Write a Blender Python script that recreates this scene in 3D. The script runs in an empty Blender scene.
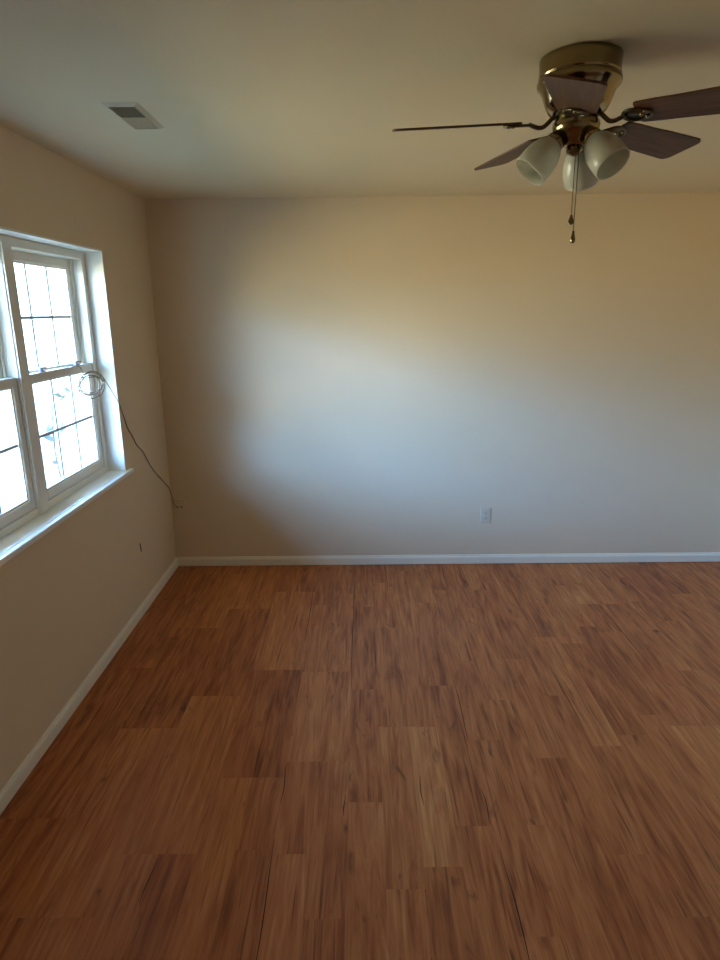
import bpy, bmesh, math, random
from mathutils import Vector, Matrix, Quaternion
random.seed(11)
R = math.radians
C = bpy.context.scene.collection
S = bpy.context.scene

# ------------------------------------------------------------------ camera
cam_d = bpy.data.cameras.new('camera'); cam = bpy.data.objects.new('camera', cam_d); C.objects.link(cam); S.camera = cam
PITCH, YAW, ROLL = 0.260178, 0.004886, -0.010592
fw = Vector((-math.sin(YAW)*math.cos(PITCH), math.cos(YAW)*math.cos(PITCH), -math.sin(PITCH)))
rt = Vector((math.cos(YAW), math.sin(YAW), 0)); up = rt.cross(fw)
r2 = math.cos(ROLL)*rt + math.sin(ROLL)*up; u2 = -math.sin(ROLL)*rt + math.cos(ROLL)*up
cam.matrix_world = Matrix(((r2.x, u2.x, -fw.x, 0), (r2.y, u2.y, -fw.y, 0), (r2.z, u2.z, -fw.z, 1.7584), (0, 0, 0, 1)))
cam_d.sensor_fit = 'HORIZONTAL'; cam_d.sensor_width = 36.0; cam_d.lens = 635.67/720*36
cam_d.clip_start = 0.02; cam_d.clip_end = 300

# ------------------------------------------------------------------ world (blue sky, brighter and whiter near the horizon)
W = bpy.data.worlds.new('sky'); S.world = W; W.use_nodes = True
nt = W.node_tree; nt.nodes.clear()
def wn(t, **k):
    n = nt.nodes.new(t)
    for a, b in k.items(): setattr(n, a, b)
    return n
tc = wn('ShaderNodeTexCoord'); sx = wn('ShaderNodeSeparateXYZ'); nt.links.new(tc.outputs['Generated'], sx.inputs[0])
ramp = wn('ShaderNodeValToRGB')
CR = ramp.color_ramp.elements
CR[0].position = 0.0; CR[0].color = (0.75, 0.94, 0.98, 1)
CR[1].position = 1.0; CR[1].color = (0.22, 0.5, 1.1, 1)
for p_, c_ in ((0.10, (0.80, 1.22, 1.62, 1)), (0.21, (0.92, 2.00, 4.20, 1)), (0.33, (0.76, 1.60, 3.1, 1)), (0.45, (0.32, 0.66, 1.3, 1))):
    e = CR.new(p_); e.color = c_
nt.links.new(sx.outputs['Z'], ramp.inputs[0])
bg = wn('ShaderNodeBackground'); bg.inputs[1].default_value = 13.0
nt.links.new(ramp.outputs[0], bg.inputs[0])
wo = wn('ShaderNodeOutputWorld'); nt.links.new(bg.outputs[0], wo.inputs[0])

# ------------------------------------------------------------------ sun (behind the house, so the yard by the window lies in its shade)
sun_d = bpy.data.lights.new('sun', 'SUN'); sun = bpy.data.objects.new('sun', sun_d); C.objects.link(sun)
sun_d.energy = 208; sun_d.color = (1.0, 0.97, 0.94); sun_d.angle = R(0.6)
sdir = Vector((-math.cos(R(46))*math.cos(R(8)), -math.cos(R(46))*math.sin(R(8)), -math.sin(R(46))))
sun.rotation_euler = sdir.to_track_quat('-Z', 'Y').to_euler()
sun.location = (8, 2, 8)

# the window as a sampling portal for the sky
por_d = bpy.data.lights.new('window_portal', 'AREA'); por = bpy.data.objects.new('window_portal', por_d); C.objects.link(por)
por_d.shape = 'RECTANGLE'; por_d.size = 1.17; por_d.size_y = 1.56; por_d.cycles.is_portal = True
por.location = (-1.56, 2.71, 1.484); por.rotation_euler = (0, R(-90), 0)

# ------------------------------------------------------------------ exposure
S.view_settings.view_transform = 'Standard'; S.view_settings.look = 'None'
S.view_settings.exposure = 1.0; S.view_settings.gamma = 1.0; S.view_settings.use_curve_mapping = False
S.cycles.max_bounces = 14; S.cycles.diffuse_bounces = 8; S.cycles.glossy_bounces = 4; S.cycles.transparent_max_bounces = 12
S.cycles.caustics_reflective = False; S.cycles.caustics_refractive = False
S.cycles.use_denoising = True; S.cycles.use_guiding = True

# ------------------------------------------------------------------ materials
def srgb(r, g, b):
    f = lambda c: (c/255/12.92 if c/255 <= .04045 else ((c/255+.055)/1.055)**2.4)
    return (f(r), f(g), f(b), 1)
def mat(name, col, rough=.6, metal=0., var=.05, vscale=6., bump=0., bscale=200., coat=0., spec=.5):
    m = bpy.data.materials.new(name); m.use_nodes = True; t = m.node_tree; b = t.nodes['Principled BSDF']
    b.inputs['Roughness'].default_value = rough; b.inputs['Metallic'].default_value = metal
    b.inputs['Coat Weight'].default_value = coat; b.inputs['Specular IOR Level'].default_value = spec
    g = t.nodes.new('ShaderNodeTexCoord')
    n = t.nodes.new('ShaderNodeTexNoise'); n.inputs['Scale'].default_value = vscale; n.inputs['Detail'].default_value = 3
    t.links.new(g.outputs['Object'], n.inputs['Vector'])
    mx = t.nodes.new('ShaderNodeMix'); mx.data_type = 'RGBA'
    mx.inputs[6].default_value = tuple(c*(1-var) for c in col[:3])+(1,); mx.inputs[7].default_value = tuple(min(1, c*(1+var)) for c in col[:3])+(1,)
    t.links.new(n.outputs[0], mx.inputs[0]); t.links.new(mx.outputs[2], b.inputs['Base Color'])
    if bump:
        n2 = t.nodes.new('ShaderNodeTexNoise'); n2.inputs['Scale'].default_value = bscale; n2.inputs['Detail'].default_value = 2
        t.links.new(g.outputs['Object'], n2.inputs['Vector'])
        bp = t.nodes.new('ShaderNodeBump'); bp.inputs['Strength'].default_value = bump; bp.inputs['Distance'].default_value = .002
        t.links.new(n2.outputs[0], bp.inputs['Height']); t.links.new(bp.outputs[0], b.inputs['Normal'])
    return m
M = {}
M['wall'] = mat('beige_wall_paint', srgb(220, 201, 172), .75, var=.02, bump=.25, bscale=260, spec=.25)
M['ceiling'] = mat('ceiling_paint', srgb(220, 206, 176), .85, var=.02, bump=.3, bscale=160, spec=.2)
M['trim'] = mat('white_trim_paint', srgb(236, 230, 212), .4, var=.02)
M['sill'] = mat('white_sill_paint', srgb(236, 234, 226), .35, var=.02)
M['vinyl'] = mat('white_vinyl', srgb(228, 222, 209), .4, var=.015)
M['grid'] = mat('grid_bar', srgb(176, 174, 170), .5)
M['brass'] = mat('antique_brass', srgb(146, 128, 92), .17, metal=1., var=.18, vscale=14)
M['dark_brass'] = mat('dark_antique_brass', srgb(104, 90, 66), .32, metal=1., var=.2, vscale=14)
M['plate'] = mat('ivory_plastic', srgb(212, 198, 174), .4, var=.01)
M['dark'] = mat('dark_slot', srgb(40, 34, 28), .6)
M['vent'] = mat('vent_enamel', srgb(204, 188, 158), .45, var=.02)
M['duct'] = mat('duct_dark', srgb(62, 56, 46), .8)
M['cable'] = mat('grey_cable_jacket', srgb(134, 120, 102), .5, var=.05)
M['roof'] = mat('roof_slab', srgb(120, 110, 100), .9)
M['ground'] = mat('dry_lawn', srgb(130, 121, 94), .95, var=.2, vscale=1.3)
M['siding'] = mat('pale_siding', srgb(190, 182, 168), .8)
M['leaf'] = mat('leaf_green', srgb(56, 62, 54), .6, var=.2)
M['bark'] = mat('bark', srgb(62, 55, 48), .9, var=.2)
M['lock'] = mat('white_lock', srgb(150, 150, 152), .4)

def wood(name, c1, c2, rough):
    m = mat(name, c1, rough); t = m.node_tree; b = t.nodes['Principled BSDF']
    g = [n for n in t.nodes if n.type == 'TEX_COORD'][0]
    mp = t.nodes.new('ShaderNodeMapping'); mp.inputs['Scale'].default_value = (4, 60, 60)
    n = t.nodes.new('ShaderNodeTexNoise'); n.inputs['Scale'].default_value = 1.5; n.inputs['Detail'].default_value = 5; n.inputs['Distortion'].default_value = .4
    t.links.new(g.outputs['Object'], mp.inputs[0]); t.links.new(mp.outputs[0], n.inputs[0])
    r = t.nodes.new('ShaderNodeValToRGB'); r.color_ramp.elements[0].color = c1; r.color_ramp.elements[1].color = c2
    r.color_ramp.elements[0].position = .35; r.color_ramp.elements[1].position = .7
    t.links.new(n.outputs[0], r.inputs[0]); t.links.new(r.outputs[0], b.inputs['Base Color'])
    return m
M['blade'] = wood('walnut_blade', srgb(80, 51, 31), srgb(106, 74, 46), .45)
M['blade'].node_tree.nodes['Principled BSDF'].inputs['Specular IOR Level'].default_value = .25

# frosted white shade glass: scatters light through
m = bpy.data.materials.new('frosted_glass'); m.use_nodes = True; t = m.node_tree; b = t.nodes['Principled BSDF']
b.inputs['Roughness'].default_value = .28; b.inputs['Coat Weight'].default_value = .3
g = t.nodes.new('ShaderNodeTexCoord'); n = t.nodes.new('ShaderNodeTexNoise'); n.inputs['Scale'].default_value = 14; n.inputs['Detail'].default_value = 4; n.inputs['Distortion'].default_value = 1.2
t.links.new(g.outputs['Object'], n.inputs[0])
r = t.nodes.new('ShaderNodeValToRGB'); r.color_ramp.elements[0].color = srgb(205, 205, 192); r.color_ramp.elements[1].color = srgb(238, 236, 222)
t.links.new(n.outputs[0], r.inputs[0]); t.links.new(r.outputs[0], b.inputs['Base Color'])
tr = t.nodes.new('ShaderNodeBsdfTranslucent'); t.links.new(r.outputs[0], tr.inputs[0])
mx = t.nodes.new('ShaderNodeMixShader'); mx.inputs[0].default_value = .45
t.links.new(b.outputs[0], mx.inputs[1]); t.links.new(tr.outputs[0], mx.inputs[2])
t.links.new(mx.outputs[0], t.nodes['Material Output'].inputs[0]); M['frost'] = m

# thin window pane: mostly clear, a little mirror
m = bpy.data.materials.new('window_glass'); m.use_nodes = True; t = m.node_tree; t.nodes.remove(t.nodes['Principled BSDF'])
tp = t.nodes.new('ShaderNodeBsdfTransparent'); tp.inputs[0].default_value = (.93, .96, .95, 1)
gl = t.nodes.new('ShaderNodeBsdfGlossy'); gl.inputs['Roughness'].default_value = .02
fr = t.nodes.new('ShaderNodeFresnel'); fr.inputs[0].default_value = 1.35
mx = t.nodes.new('ShaderNodeMixShader'); t.links.new(fr.outputs[0], mx.inputs[0]); t.links.new(tp.outputs[0], mx.inputs[1]); t.links.new(gl.outputs[0], mx.inputs[2])
t.links.new(mx.outputs[0], t.nodes['Material Output'].inputs[0]); M['glass'] = m

# laminate floor: per strip tone + grain stretched along the boards
m = bpy.data.materials.new('laminate_floor'); m.use_nodes = True; t = m.node_tree; b = t.nodes['Principled BSDF']
def N(ty, **k):
    n = t.nodes.new(ty)
    for a, v in k.items(): setattr(n, a, v)
    return n
def mth(op, a, c=None, cl=False):
    n = N('ShaderNodeMath', operation=op, use_clamp=cl)
    for i, v in enumerate((a, c)):
        if v is None: continue
        if isinstance(v, (int, float)): n.inputs[i].default_value = v
        else: t.links.new(v, n.inputs[i])
    return n.outputs[0]
tone = N('ShaderNodeAttribute', attribute_name='tone').outputs['Fac']
offs = N('ShaderNodeAttribute', attribute_name='offs').outputs['Fac']
seam = N('ShaderNodeAttribute', attribute_name='edge').outputs['Fac']
geo = N('ShaderNodeTexCoord').outputs['Object']
sp = N('ShaderNodeSeparateXYZ'); t.links.new(geo, sp.inputs[0])
def noise(kx, ky, det, dist=0., seed=0., rough=.55):
    cb = N('ShaderNodeCombineXYZ')
    t.links.new(mth('MULTIPLY', sp.outputs[0], kx), cb.inputs[0]); t.links.new(mth('MULTIPLY', sp.outputs[1], ky), cb.inputs[1])
    t.links.new(mth('ADD', mth('MULTIPLY', offs, 37.0), seed), cb.inputs[2])
    n = N('ShaderNodeTexNoise'); n.inputs['Scale'].default_value = 1; n.inputs['Detail'].default_value = det
    n.inputs['Distortion'].default_value = dist; n.inputs['Roughness'].default_value = rough
    t.links.new(cb.outputs[0], n.inputs[0]); return n.outputs[0]
fine = noise(120, 3.6, 3, .5, 0)
mid = noise(24, 1.7, 4, 2.2, 5)
big = noise(9, 1.2, 3, 2.6, 9)
knot = noise(16, 4.5, 3, 1.0, 15)
streak = noise(120, 2.2, 2, .2, 21)
v = mth('ADD', mth('MULTIPLY', fine, .28), mth('MULTIPLY', mid, .80))
v = mth('ADD', v, mth('MULTIPLY', big, .62))
v = mth('ADD', mth('SUBTRACT', v, .83), mth('MULTIPLY', mth('SUBTRACT', tone, .5), .34))
v = mth('ADD', v, .50, True)
cr = N('ShaderNodeValToRGB'); E0 = cr.color_ramp.elements
E0[0].position = .12; E0[0].color = srgb(112, 58, 32); E0[1].position = .92; E0[1].color = srgb(214, 156, 96)
for p_, c_ in ((.34, srgb(154, 86, 48)), (.52, srgb(182, 110, 62)), (.72, srgb(200, 130, 76))):
    q = E0.new(p_); q.color = c_
t.links.new(v, cr.inputs[0])
def darken(col, fac, to):
    x = N('ShaderNodeMix', data_type='RGBA'); t.links.new(fac, x.inputs[0]); t.links.new(col, x.inputs[6]); x.inputs[7].default_value = to; return x.outputs[2]
mr = N('ShaderNodeMapRange', clamp=True); mr.inputs[1].default_value = .64; mr.inputs[2].default_value = .74; mr.inputs[4].default_value = .6
t.links.new(knot, mr.inputs[0]); col = darken(cr.outputs[0], mr.outputs[0], srgb(66, 40, 28))
ms = N('ShaderNodeMapRange', clamp=True); ms.inputs[1].default_value = .62; ms.inputs[2].default_value = .70; ms.inputs[4].default_value = .55
t.links.new(streak, ms.inputs[0]); col = darken(col, ms.outputs[0], srgb(56, 34, 24))
t.links.new(col, b.inputs['Base Color'])
b.inputs['Roughness'].default_value = .44; b.inputs['Specular IOR Level'].default_value = .32
bp = N('ShaderNodeBump'); bp.inputs['Strength'].default_value = .12; bp.inputs['Distance'].default_value = .001
t.links.new(fine, bp.inputs['Height']); t.links.new(bp.outputs[0], b.inputs['Normal'])
M['floor'] = m
M['gap'] = mat('floor_gap', srgb(38, 24, 18), .8)

# ------------------------------------------------------------------ helpers
def obj(name, bm, material, parent=None, loc=(0, 0, 0), smooth=False, bevel=0.):
    me = bpy.data.meshes.new(name); bmesh.ops.recalc_face_normals(bm, faces=bm.faces[:])
    bm.to_mesh(me); bm.free()
    o = bpy.data.objects.new(name, me); C.objects.link(o); o.location = loc
    for k in (material if isinstance(material, (list, tuple)) else [material]): me.materials.append(k)
    if parent: o.parent = parent
    if smooth:
        for p in me.polygons: p.use_smooth = True
    if bevel:
        md = o.modifiers.new('bevel', 'BEVEL'); md.width = bevel; md.segments = 2; md.limit_method = 'ANGLE'
    return o
def box(bm, x0, x1, y0, y1, z0, z1, mi=0):
    v = [bm.verts.new((x, y, z)) for x in (x0, x1) for y in (y0, y1) for z in (z0, z1)]
    for f in ((0, 1, 3, 2), (4, 6, 7, 5), (0, 4, 5, 1), (2, 3, 7, 6), (0, 2, 6, 4), (1, 5, 7, 3)):
        bm.faces.new([v[i] for i in f]).material_index = mi
def boxes(*bs):
    bm = bmesh.new()
    for b_ in bs: box(bm, *b_)
    return bm
def lathe(bm, prof, seg=48, mtx=None, mi=0):
    rings = []
    for r_, z in prof:
        if r_ < 1e-5: rings.append([bm.verts.new((0, 0, z))])
        else: rings.append([bm.verts.new((r_*math.cos(2*math.pi*k/seg), r_*math.sin(2*math.pi*k/seg), z)) for k in range(seg)])
    for a, c in zip(rings, rings[1:]):
        for k in range(seg):
            k2 = (k+1) % seg
            if len(a) == 1 and len(c) == 1: continue
            if len(a) == 1: f = bm.faces.new((a[0], c[k], c[k2]))
            elif len(c) == 1: f = bm.faces.new((a[k], c[0], a[k2]))
            else: f = bm.faces.new((a[k], c[k], c[k2], a[k2]))
            f.material_index = mi
    if mtx: bmesh.ops.transform(bm, matrix=mtx, verts=[v for r_ in rings for v in r_])
    return bm
def tube(bm, pts, rad, seg=10, closed=False, mi=0):
    pts = [Vector(p) for p in pts]; n = len(pts); rads = rad if isinstance(rad, (list, tuple)) else [rad]*n
    rings = []; prev = None
    for i, p in enumerate(pts):
        a = pts[i-1] if i else p; c = pts[i+1] if i < n-1 else p
        tg = (c-a).normalized()
        if prev is None:
            h = Vector((0, 0, 1)) if abs(tg.z) < .9 else Vector((1, 0, 0)); u = tg.cross(h).normalized()
        else: u = (prev - tg*prev.dot(tg)).normalized()
        w = tg.cross(u); prev = u
        rings.append([bm.verts.new(p + (u*math.cos(2*math.pi*k/seg) + w*math.sin(2*math.pi*k/seg))*rads[i]) for k in range(seg)])
    for a, c in zip(rings, rings[1:]):
        for k in range(seg): bm.faces.new((a[k], a[(k+1) % seg], c[(k+1) % seg], c[k])).material_index = mi
    bm.faces.new(rings[0][::-1]).material_index = mi; bm.faces.new(rings[-1]).material_index = mi
    return bm
def spline(pts, n=8):
    P = [Vector(p) for p in pts]; P = [P[0]*2-P[1]] + P + [P[-1]*2-P[-2]]; out = []
    for i in range(1, len(P)-2):
        a, b_, c, d = P[i-1:i+3]
        for k in range(n):
            s = k/n; out.append(.5*((2*b_) + (c-a)*s + (2*a-5*b_+4*c-d)*s*s + (3*b_-a-3*c+d)*s**3))
    out.append(P[-2]); return out
def struct(o):
    o['kind'] = 'structure'; return o
def tag(o, label, cat, group=None):
    o['label'] = label; o['category'] = cat
    if group: o['group'] = group
    return o
def thing(name, loc, label, cat, rotz=0.):
    o = bpy.data.objects.new(name, None); C.objects.link(o); o.location = loc; o.rotation_euler.z = rotz; o.empty_display_size = .1
    return tag(o, label, cat)

# ------------------------------------------------------------------ room shell
XL, XR, YB, YF, H = -1.34, 2.75, 4.25, -0.45, 2.44
XO = -1.56                                             # outside face of the window wall
HY0, HY1, HZ0, HZ1 = 1.937, 3.483, .872, 2.075          # rough opening
WY0, WY1, WZ0, WZ1 = 1.945, 3.475, .90, 2.067           # lined opening
struct(obj('wall_left', boxes((XO, XL, YF-.2, HY0, -.4, H), (XO, XL, HY1, YB+.2, -.4, H), (XO, XL, HY0, HY1, -.4, HZ0), (XO, XL, HY0, HY1, HZ1, H)), M['wall']))
struct(obj('wall_back', boxes((XL, XR, YB, YB+.2, -.4, H)), M['wall']))
struct(obj('wall_right', boxes((XR, XR+.2, YF-.2, YB+.2, -.4, H)), M['wall']))
struct(obj('wall_front', boxes((XL, XR, YF-.2, YF, -.4, H)), M['wall']))
struct(obj('ceiling', boxes((XO, XR+.2, YF-.2, YB+.2, H, H+.12)), M['ceiling']))
struct(obj('roof_slab', boxes((XO-1.3, XR+.6, YF-5, YB+6, H+.13, H+.33), (XO-1.3, XO-.02, YF-5, YB+6, H+.02, H+.13)), M['roof']))  # unseen; overhang and length sized to block high sky and shade the yard

# floor: printed strips, two to a board
def build_floor():
    bm = bmesh.new(); lt = bm.faces.layers.float.new('tone_f'); lo = bm.faces.layers.float.new('offs_f')
    sw = .12625; x0g = -.318
    fixed = {  # column: [(y from, y to, tone)]
        -1: [(2.87, 3.80, .86), (2.10, 2.87, .22), (3.80, 4.25, .42)], -2: [(2.87, 3.80, .80), (2.10, 2.87, .26), (3.80, 4.25, .5)],
        0: [(2.19, 2.85, .82), (2.85, 3.6, .45)], 1: [(2.19, 2.85, .56), (1.5, 2.19, .40)],
        -3: [(1.74, 2.648, .70), (2.648, 3.56, .30), (3.56, 4.25, .5)], -4: [(1.74, 2.648, .66), (2.648, 3.56, .24), (3.56, 4.25, .74)],
        -5: [(1.51, 2.41, .62), (2.41, 3.32, .26), (3.32, 4.1, .68)], -6: [(1.51, 2.41, .68), (2.41, 3.32, .22), (3.32, 4.1, .45)],
        -7: [(1.9, 2.9, .30), (2.9, 4.25, .34)], -8: [(1.9, 2.9, .30), (2.9, 4.25, .34)],
        3: [(1.6, 2.407, .55), (2.407, 3.3, .38)], 4: [(1.682, 2.406, 1.0), (1.1, 1.682, .34), (2.406, 3.2, .5)],
        8: [(2.2, 2.957, .58), (2.957, 3.8, .36)], 10: [(2.27, 3.184, .66), (1.5, 2.27, .34), (3.184, 4.0, .30)],
        12: [(1.7, 2.478, .6), (2.478, 3.3, .24)], 14: [(3.585, 4.25, .78), (2.7, 3.585, .42), (1.9, 2.4, .85)],
        13: [(1.9, 2.4, .88), (3.585, 4.25, .7)], 7: [(1.2, 1.855, .56), (1.855, 2.6, .44)]}
    gaps = []
    c = math.floor((XL-x0g)/sw)
    while x0g + c*sw < XR:
        a, b_ = max(x0g+c*sw, XL), min(x0g+(c+1)*sw, XR)
        segs = sorted(fixed.get(c, [])); out = []; y = YF - random.uniform(0, .6)
        while y < YB:
            nxt = next((s for s in segs if s[0] > y-1e-6), None)
            ins = next((s for s in segs if abs(s[0]-y) < 1e-6), None)
            if ins: out.append(ins); y = ins[1]; continue
            L_ = random.uniform(.55, 1.0); e_ = y+L_
            if nxt and e_ > nxt[0]-.3: e_ = nxt[0]
            out.append((y, e_, min(.85, max(.15, random.gauss(.47, .13))))); y = e_
        for (p, q, tn) in out:
            p, q = max(p, YF), min(q, YB)
            if q-p < .005: continue
            f = bm.faces.new([bm.verts.new(v_) for v_ in ((a, p, 0), (b_, p, 0), (b_, q, 0), (a, q, 0))])
            f[lt] = tn; f[lo] = random.random()
        c += 1
    # open joints between boards, seen as thin dark lines
    cracks = [(-.065, 2.714, 4.204), (.943, 2.362, 2.897), (.435, 2.302, 2.768), (.440, 1.86, 2.03), (.452, 1.30, 1.75), (-.316, 1.966, 2.17),
              (-.314, 1.30, 1.80), (-.330, 3.15, 3.95), (.152, 3.80, 4.20), (1.45, 2.84, 3.42), (.55, 3.88, 4.23), (1.266, 2.26, 2.38), (.67, 3.9, 4.2),
              (-.70, 1.55, 1.72), (-.08, 1.9, 2.0), (.21, 1.95, 2.1)]
    for (x, p, q) in cracks:
        n = 9; w = .0017; L = []; 
        for k in range(n+1):
            s = k/n; ww = w*(.35+.65*math.sin(math.pi*min(max(s, .04), .96))); xx = x + .003*math.sin(s*5+x*40)
            L.append((bm.verts.new((xx-ww, p+(q-p)*s, .0004)), bm.verts.new((xx+ww, p+(q-p)*s, .0004))))
        for (a1, a2), (b1, b2) in zip(L, L[1:]):
            f = bm.faces.new((a1, a2, b2, b1)); f.material_index = 1
    tf = [f[lt] for f in bm.faces]; of = [f[lo] for f in bm.faces]
    me = bpy.data.meshes.new('floor'); bm.to_mesh(me); bm.free()
    for nm, vals in (('tone', tf), ('offs', of)):
        at = me.attributes.new(nm, 'FLOAT', 'FACE')
        at.data.foreach_set('value', vals)
    o = bpy.data.objects.new('floor', me); C.objects.link(o); me.materials.append(M['floor']); me.materials.append(M['gap'])
    for p in me.polygons:
        if p.normal.z < 0: p.flip()
    return struct(o)
build_floor()
struct(obj('foundation', boxes((XL, XR, YF, YB, -.4, -.004)), M['roof']))

def baseboard(name, a, b_, nrm):
    # profile extruded from a to b along the wall; nrm points into the room
    prof = [(0, .004), (.013, .004), (.013, .048), (.011, .056), (.006, .062), (.005, .068), (0, .070)]
    bm = bmesh.new(); A, B, n_ = Vector(a), Vector(b_), Vector(nrm)
    ra = [bm.verts.new(A + n_*p + Vector((0, 0, z))) for p, z in prof]; rb = [bm.verts.new(B + n_*p + Vector((0, 0, z))) for p, z in prof]
    for k in range(len(prof)-1): bm.faces.new((ra[k], ra[k+1], rb[k+1], rb[k]))
    bm.faces.new((ra[-1], ra[0], rb[0], rb[-1])); bm.faces.new(ra); bm.faces.new(rb[::-1])
    return struct(obj(name, bm, M['trim']))
baseboard('baseboard_left', (XL, YF, 0), (XL, YB, 0), (1, 0, 0))
baseboard('baseboard_back', (XL+.013, YB, 0), (XR, YB, 0), (0, -1, 0))
baseboard('baseboard_right', (XR, YF, 0), (XR, YB-.013, 0), (-1, 0, 0))

# ------------------------------------------------------------------ window lining, stool and the two double hung units
struct(obj('trim_1', boxes((XO, XL+.001, WY1, HY1, WZ0, HZ1), (XO, XL+.001, HY0, WY0, WZ0, HZ1), (XO, XL+.001, WY0, WY1, WZ1, HZ1)), M['sill']))   # jamb lining
struct(obj('trim_2', boxes((XO-.03, XL, HY0, HY1, HZ0, WZ0), (XL, XL+.026, HY0-.06, HY1+.06, HZ0+.004, WZ0)), M['sill'], bevel=.004))                # stool

def window_unit(name, ya, yb):
    """A vinyl double hung window filling ya..yb of the opening; lower sash inside, upper sash outside."""
    fx0, fx1 = -1.535, -1.432; t = .040
    root = struct(obj(name, boxes((fx0, fx1, ya, ya+t, WZ0, WZ1), (fx0, fx1, yb-t, yb, WZ0, WZ1), (fx0, fx1, ya+t, yb-t, WZ1-t, WZ1), (fx0, fx1, ya+t, yb-t, WZ0, WZ0+t-.006),
                                  (-1.487, -1.479, ya+t, ya+t+.012, WZ0+t, WZ1-t), (-1.487, -1.479, yb-t-.012, yb-t, WZ0+t, WZ1-t)), M['vinyl'], bevel=.003))
    def sash(nm, x0, x1, z0, z1, bot, top, st):
        a, b_ = ya+t+.004, yb-t-.004
        o = obj(nm, boxes((x0, x1, a, a+st, z0, z1), (x0, x1, b_-st, b_, z0, z1), (x0, x1, a+st, b_-st, z0, z0+bot), (x0, x1, a+st, b_-st, z1-top, z1),
                          # glazing bead
                          ), M['vinyl'], root, bevel=.003)
        ga, gb, gz0, gz1 = a+st, b_-st, z0+bot, z1-top; xm = (x0+x1)/2
        obj('glazing_bead', boxes((xm-.010, xm+.010, ga, ga+.008, gz0, gz1), (xm-.010, xm+.010, gb-.008, gb, gz0, gz1), (xm-.010, xm+.010, ga+.008, gb-.008, gz0, gz0+.008), (xm-.010, xm+.010, ga+.008, gb-.008, gz1-.008, gz1)), M['vinyl'], o)
        bm = bmesh.new(); vs = [bm.verts.new(v_) for v_ in ((xm-.004, ga, gz0), (xm-.004, gb, gz0), (xm-.004, gb, gz1), (xm-.004, ga, gz1))]; bm.faces.new(vs)
        obj('glass_pane', bm, M['glass'], o)
        w = .0065; bars = []
        for k in (1, 2):
            yy = ga + (gb-ga)*k/3; bars.append((xm-.003, xm+.003, yy-w, yy+w, gz0, gz1))
        zz = (gz0+gz1)/2; bars.append((xm-.0028, xm+.0032, ga, gb, zz-w, zz+w))
        obj('muntin', boxes(*bars), M['grid'], o)
        return o
    lo = sash('lower_sash', -1.475, -1.440, WZ0+t-.004, 1.505, .042, .036, .036)
    sash('upper_sash', -1.524, -1.491, 1.468, WZ1-t-.002, .036, .042, .038)
    for s in (.27, .75):   # sash locks on the meeting rail
        yy = ya + (yb-ya)*s
        bm = bmesh.new(); box(bm, -1.470, -1.448, yy-.022, yy+.022, 1.505, 1.511); lathe(bm, [(0, .016), (.009, .015), (.010, 0)], 16, Matrix.Translation((-1.459, yy, 1.511)))
        tube(bm, [(-1.459, yy, 1.522), (-1.452, yy+.016, 1.522), (-1.448, yy+.030, 1.521)], .004, 8)
        obj('sash_lock', bm, M['lock'], lo)
    return root
YM = 2.71
window_unit('window_1', YM, WY1)
window_unit('window_2', WY0, YM)
struct(obj('trim_3', boxes((-1.432, -1.424, YM-.036, YM+.036, WZ0, WZ1)), M['vinyl'], bevel=.002))     # mullion cover between the units

# ------------------------------------------------------------------ ceiling fan
FX, FY = .622, 2.03
fan = thing('ceiling_fan', (FX, FY, H), 'antique brass flush mount ceiling fan with five walnut blades and three frosted light shades', 'ceiling fan')
bm = bmesh.new()
HP = [(0, 0), (.110, 0), (.116, -.004), (.1165, -.012), (.1155, -.018), (.1155, -.046), (.1165, -.050), (.113, -.052), (.113, -.055), (.1185, -.058), (.1205, -.066), (.1185, -.074), (.113, -.078), (.111, -.082),
           (.105, -.090), (.101, -.100), (.097, -.112), (.091, -.126), (.082, -.140), (.070, -.149), (.060, -.152), (0, -.152)]
lathe(bm, [(r_*.965, z) for r_, z in HP], 64)
obj('motor_housing', bm, M['brass'], fan, smooth=True)
bm = bmesh.new()
lathe(bm, [(0, -.150), (.056, -.150), (.058, -.155), (.060, -.161), (.065, -.167), (.0665, -.175), (.063, -.188), (.054, -.200), (.042, -.210), (.036, -.216), (.034, -.226), (0, -.226)], 48)
obj('switch_housing', bm, M['brass'], fan, smooth=True)
bm = bmesh.new()
lathe(bm, [(0, -.224), (.020, -.224), (.023, -.230), (.023, -.242), (.020, -.247), (.012, -.251), (.006, -.254), (0, -.255)], 32)
obj('finial', bm, M['brass'], fan, smooth=True)

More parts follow.
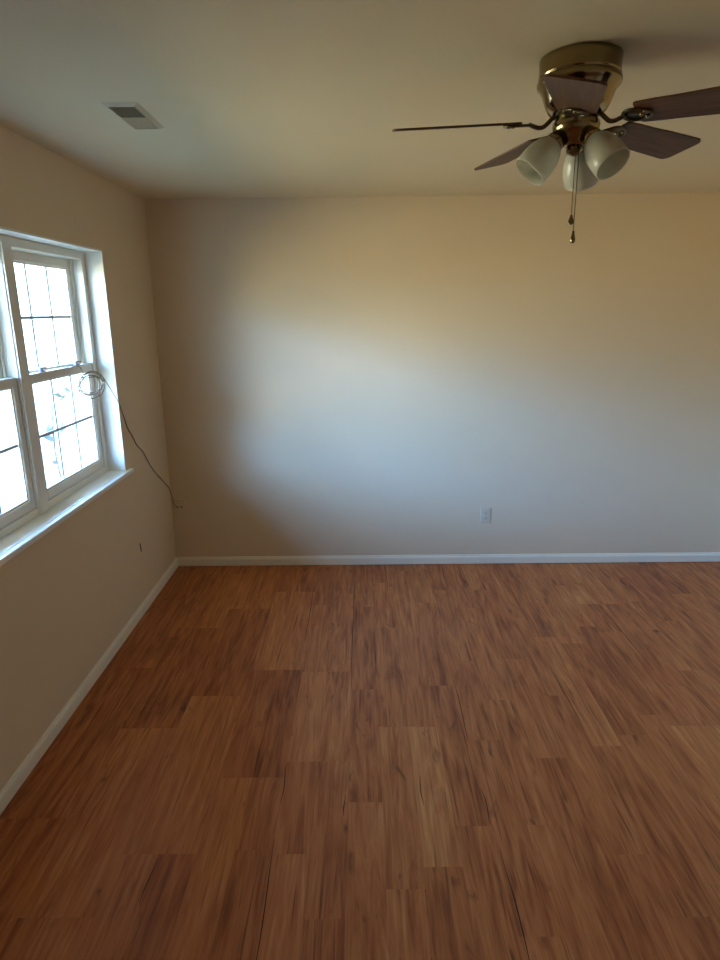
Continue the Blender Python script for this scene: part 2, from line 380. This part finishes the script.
def blade_outline(n=8):
    # half widths along the radius: narrow root, wide nearly square tip with rounded corners
    L_ = [(.166, .048), (.173, .0535), (.22, .057), (.28, .0585), (.36, .064), (.44, .067), (.500, .069)]
    c = .026
    return L_ + [(.500 + c*math.sin(math.pi/2*k/n), .069 - c*(1-math.cos(math.pi/2*k/n))) for k in range(1, n+1)]
PB = R(13)
def make_blade(az, droop):
    o_m = Matrix.Rotation(az, 4, 'Z')
    tilt = Matrix.Translation((0, 0, -.160)) @ Matrix.Rotation(droop, 4, 'Y') @ Matrix.Rotation(-PB, 4, 'X')      # counterclockwise side hangs low
    bm = bmesh.new(); L_ = blade_outline(); th = .0028; rings = []
    for r_, w in L_:
        rings.append([bm.verts.new((r_, -w, th)), bm.verts.new((r_, w, th)), bm.verts.new((r_, w, -th)), bm.verts.new((r_, -w, -th))])
    for a, c in zip(rings, rings[1:]):
        for k in range(4): bm.faces.new((a[k], a[(k+1) % 4], c[(k+1) % 4], c[k]))
    bm.faces.new(rings[0]); bm.faces.new(rings[-1][::-1])
    o = obj('blade', bm, M['blade'], fan, bevel=.0012); o.matrix_local = o_m @ tilt
    # blade iron: S-shaped arm from the motor plus a spade plate with a raised rim under the blade root
    bm = bmesh.new()
    inv = tilt.inverted()
    arm = [inv @ Vector(p) for p in ((.056, 0, -.147), (.068, 0, -.153), (.080, 0, -.165), (.093, 0, -.176), (.107, 0, -.1785), (.121, 0, -.175), (.136, 0, -.1695))]
    tube(bm, spline(arm, 5), .0062, 10)
    pl = []; nseg = 24
    for k in range(nseg):
        a = 2*math.pi*k/nseg; pl.append((.168 + .038*math.cos(a), (.030 - .007*math.cos(a))*math.sin(a)))
    top = [bm.verts.new((x, y, -.0030)) for x, y in pl]; bot = [bm.verts.new((x, y, -.0058)) for x, y in pl]
    bm.faces.new(top); bm.faces.new(bot[::-1])
    for k in range(nseg): bm.faces.new((top[k], bot[k], bot[(k+1) % nseg], top[(k+1) % nseg]))
    tube(bm, [(x, y, -.0062) for x, y in pl] + [(pl[0][0], pl[0][1], -.0062), (pl[1][0], pl[1][1], -.0062)], .0040, 8)
    i = obj('blade_iron', bm, M['dark_brass'], o, smooth=True)
    for x, y in ((.180, .0), (.192, .014), (.192, -.014)):
        bm = bmesh.new(); lathe(bm, [(0, -.0125), (.0035, -.0118), (.0058, -.0090), (.0062, -.0058)], 16, Matrix.Translation((x, y, 0)))
        obj('screw', bm, M['brass'], o, smooth=True)
    return o
for az, dr in ((180, 2.2), (252, 5.2), (323, 2.4), (32, 2.2), (107, 2.2)): make_blade(R(az), R(dr))

def make_light(az, tilt):
    # arm + fitter cup + bell shade, leaning out from straight down by tilt
    base = Matrix.Rotation(az, 4, 'Z') @ Matrix.Translation((.046, 0, -.203)) @ Matrix.Rotation(math.pi - tilt, 4, 'Y')   # local +z runs down and out
    bm = bmesh.new()
    lathe(bm, [(0, -.016), (.012, -.016), (.016, -.006), (.023, .004), (.0275, .012), (.0275, .026), (.0255, .027), (.0255, .012), (0, .010)], 28)
    a = obj('lamp_socket', bm, M['brass'], fan, smooth=True); a.matrix_local = base
    bm = bmesh.new()
    outer = [(.0235, .014), (.0240, .022), (.031, .031), (.040, .044), (.0465, .060), (.0502, .078), (.0515, .096), (.0512, .112), (.0505, .128)]
    inner = [(r_-.003, z) for r_, z in outer[::-1]]
    lathe(bm, outer + [(.0490, .1292)] + inner, 40)
    s = obj('lamp_shade', bm, M['frost'], a, smooth=True)
    bm = bmesh.new(); lathe(bm, [(0, .092), (.012, .088), (.018, .078), (.019, .066), (.014, .050), (.012, .030), (.012, .012), (0, .012)], 24)
    obj('bulb', bm, M['sill'], a, smooth=True)
for az, tl in ((186, 42), (306, 42), (60, 36)): make_light(R(az), R(tl))

def chain(dx, dy, z0, z1, fob):
    bm = bmesh.new(); n = int((z0-z1)/.0042)
    for k in range(n):
        mtx = Matrix.Translation((dx, dy, z0 - (z0-z1)*k/n)); lathe(bm, [(0, .0021), (.0015, .0012), (.0018, 0), (.0015, -.0012), (0, -.0021)], 6, mtx)
    tube(bm, [(dx, dy, z0), (dx, dy, z1)], .0008, 5)
    c = obj('pull_chain', bm, M['dark_brass'], fan, smooth=True)
    bm = bmesh.new(); lathe(bm, fob, 20, Matrix.Translation((dx, dy, z1)))
    obj('chain_fob', bm, M['brass'], c, smooth=True)
chain(-.003, -.024, -.222, -.414, [(0, 0), (.0035, -.002), (.0045, -.008), (.0075, -.016), (.0095, -.024), (.0095, -.027), (.005, -.029), (0, -.029)])
chain(.007, -.022, -.222, -.458, [(0, 0), (.003, -.002), (.004, -.010), (.0065, -.020), (.0075, -.028), (.006, -.034), (0, -.037)])

# ------------------------------------------------------------------ ceiling register
vt = thing('ceiling_vent', (-.805, 2.53, H), 'off white metal ceiling register with two louver banks, near the window wall', 'air vent')
vx, vy, ox, oy = .062, .155, .045, .135
bm = bmesh.new()
def frame_ring(bm, ax, ay, bx, by, z0, z1):
    o_ = [bm.verts.new((sx_*ax, sy_*ay, z0)) for sx_, sy_ in ((-1, -1), (1, -1), (1, 1), (-1, 1))]
    i_ = [bm.verts.new((sx_*bx, sy_*by, z1)) for sx_, sy_ in ((-1, -1), (1, -1), (1, 1), (-1, 1))]
    j_ = [bm.verts.new((sx_*bx, sy_*by, z0)) for sx_, sy_ in ((-1, -1), (1, -1), (1, 1), (-1, 1))]
    for k in range(4):
        k2 = (k+1) % 4; bm.faces.new((o_[k], o_[k2], i_[k2], i_[k])); bm.faces.new((i_[k], i_[k2], j_[k2], j_[k]))
frame_ring(bm, vx, vy, ox, oy, 0, -.009)
box(bm, -ox, ox, -.004, .004, -.009, -.001)
obj('flange', bm, M['vent'], vt)
obj('duct_opening', boxes((-ox, ox, -oy, oy, -.0012, -.0004)), M['duct'], vt)
for side in (-1, 1):
    bm = bmesh.new()
    for k in range(9):
        y = side*(.012 + .0137*k); d = .0062 if side < 0 else .0024
        # slats lean towards the near side in one bank and away in the other
        q = [(-ox, y-d*side*1.0, -.0015), (ox, y-d*side, -.0015), (ox, y+d*side*.9, -.0085), (-ox, y+d*side*.9, -.0085)]
        vs = [bm.verts.new(p) for p in q]; ws = [bm.verts.new((p[0], p[1]+.0008, p[2]-.0004)) for p in q]
        bm.faces.new(vs); bm.faces.new(ws[::-1])
        for i in range(4): bm.faces.new((vs[i], ws[i], ws[(i+1) % 4], vs[(i+1) % 4]))
    obj('louver_bank', bm, M['vent'], vt)

# ------------------------------------------------------------------ outlets on the back wall
def plate(bm, w, h, t=.005):
    prof = [(w/2, h/2, 0), (w/2, h/2, t*.5), (w/2-.004, h/2-.004, t)]
    rings = [[bm.verts.new((sx_*a, -c, sz*b_)) for sx_, sz in ((-1, -1), (1, -1), (1, 1), (-1, 1))] for a, b_, c in prof]
    for a, c in zip(rings, rings[1:]):
        for k in range(4): bm.faces.new((a[k], a[(k+1) % 4], c[(k+1) % 4], c[k]))
    bm.faces.new(rings[-1]); return bm
ol = thing('wall_outlet', (.857, YB, .362), 'ivory duplex power outlet on the open stretch of the back wall', 'outlet')
obj('cover_plate', plate(bmesh.new(), .074, .116), M['plate'], ol)
for zz in (.0195, -.0195):
    bm = bmesh.new(); lathe(bm, [(0, .0072), (.0155, .0072), (.0165, .0062), (.0165, .004)], 24, Matrix.Translation((0, 0, zz)) @ Matrix.Rotation(R(90), 4, 'X') @ Matrix.Scale(.86, 4, (0, 1, 0)))
    rc = obj('receptacle', bm, M['plate'], ol)
    obj('slot', boxes((-.0075, -.0052, -.0076, -.0066, zz-.001, zz+.0075), (.0052, .0075, -.0076, -.0066, zz-.001, zz+.0065), (-.0025, .0025, -.0076, -.0066, zz-.010, zz-.0055)), M['dark'], rc)
bm = bmesh.new(); lathe(bm, [(0, .0065), (.003, .006), (.0034, .0045)], 12, Matrix.Rotation(R(90), 4, 'X')); obj('screw', bm, M['vent'], ol)

jk = thing('cable_jack', (-1.283, YB, .444), 'wall coloured cable jack plate on the back wall, tucked beside the left corner', 'wall plate')
obj('cover_plate', plate(bmesh.new(), .074, .116), M['wall'], jk)
for xx in (-.014, .012):
    bm = bmesh.new(); lathe(bm, [(0, .013), (.0045, .013), (.0048, .007), (.0075, .007), (.0075, .004)], 14, Matrix.Translation((xx, 0, 0)) @ Matrix.Rotation(R(90), 4, 'X'))
    obj('connector', bm, M['cable'], jk)

# dark sliver on the window wall
bm = bmesh.new(); tube(bm, spline([(XL+.001, 3.573, .428), (XL+.003, 3.576, .410), (XL+.003, 3.580, .390), (XL+.001, 3.583, .372)], 4), [.0025]*13, 8)
tag(obj('dark_mark', bm, M['dark'], smooth=True), 'short dark mark on the window wall low down near the baseboard', 'wire')

# ------------------------------------------------------------------ cable: coil hung at the sash, then down the wall to the corner
pts = []
cx, cy, cz = -1.392, 3.275, 1.402
pts += [(-1.452, 3.16, 1.5085), (-1.446, 3.19, 1.5095), (-1.434, 3.215, 1.507), (-1.418, 3.235, 1.497)]
turns = 4
for k in range(turns*14+8):
    a = math.pi/2 - 2*math.pi*k/14 + .35; j = k/14
    ra = .086 + .016*math.sin(j*2.3); rb = .052 + .012*math.sin(j*3.1+1)
    u = Vector((.30, .954, 0)).normalized()
    off = Vector((.006*math.sin(j*9.)+.006*(j-2), .020*math.sin(j*1.7), .016*math.sin(j*2.1)))
    pts.append(tuple(Vector((cx, cy, cz)) + u*ra*math.cos(a) + Vector((0, 0, rb*math.sin(a))) + off*.7))
run = [(-1.372, 3.36, 1.445), (-1.350, 3.43, 1.355), (-1.336, 3.476, 1.283), (-1.334, 3.526, 1.192), (-1.335, 3.570, 1.120), (-1.336, 3.625, 1.075), (-1.336, 3.686, 1.004), (-1.335, 3.773, .947), (-1.335, 3.876, .838),
       (-1.335, 3.989, .749), (-1.335, 4.133, .650), (-1.334, 4.215, .585), (-1.331, 4.243, .53), (-1.324, 4.246, .48), (-1.308, 4.2445, .448), (-1.297, 4.236, .444)]
bm = bmesh.new(); sp_ = spline(pts + run, 5); tube(bm, sp_, .0027, 7)
tag(obj('coaxial_cable', bm, M['cable'], smooth=True), 'thin grey cable coiled at the window sash and trailing down the wall into the corner', 'cable')

# ------------------------------------------------------------------ outside
struct(obj('light_blocker', boxes((-4.0, XO-.02, -7, -1.2, -.4, H+.02)), M['siding']))  # unseen block added to cut daylight reaching the left of the back wall
struct(obj('ground_outside', boxes((-60, XO-.001, -45, 55, -.6, -.4)), M['ground']))
bm = boxes((-12, -1.9, 8.2, 14, -.4, 2.9)); obj_ = obj('glare_backdrop', bm, M['siding']); struct(obj_)  # invented block behind the panes, added to dim the sky glare there
tr_ = thing('sapling', (-2.78, 5.6, -.4), 'slender leafy sapling outdoors, seen through the lower sash of the window', 'tree')
bm = bmesh.new(); rnd = random.Random(5); leaves = bmesh.new()
tube(bm, spline([(0, 0, -.02), (.03, .02, .5), (-.02, .05, 1.0), (.04, .02, 1.5)], 5), [.012 - .0005*k for k in range(16)], 8)
for k in range(8):
    z = .75 + .085*k; a = rnd.uniform(0, 6.28); d = Vector((math.cos(a), math.sin(a), .7)); L_ = rnd.uniform(.22, .38)
    p0 = Vector((0, .03, z)); pp = [p0, p0+d*L_*.5, p0+d*L_+Vector((0, 0, .1))]
    tube(bm, spline(pp, 4), [.005 - .0004*i for i in range(9)], 6)
    for q in range(3):
        c = p0 + d*L_*rnd.uniform(.45, 1.05) + Vector((rnd.uniform(-.1, .1), rnd.uniform(-.1, .1), rnd.uniform(-.06, .1)))
        ax = Vector((rnd.gauss(0, 1), rnd.gauss(0, 1), rnd.gauss(0, .6))).normalized(); sd = ax.cross(Vector((rnd.gauss(0, 1), rnd.gauss(0, 1), rnd.gauss(0, 1)))).normalized(); s = rnd.uniform(.045, .075)
        vs = [leaves.verts.new(c + ax*s*u + sd*s*w_) for u, w_ in ((-1, 0), (-.3, .38), (.4, .3), (1, 0), (.4, -.3), (-.3, -.38))]; leaves.faces.new(vs)
obj('trunk', bm, M['bark'], tr_, smooth=True); lv = obj('leaves', leaves, M['leaf'], tr_); lv['kind'] = 'stuff'
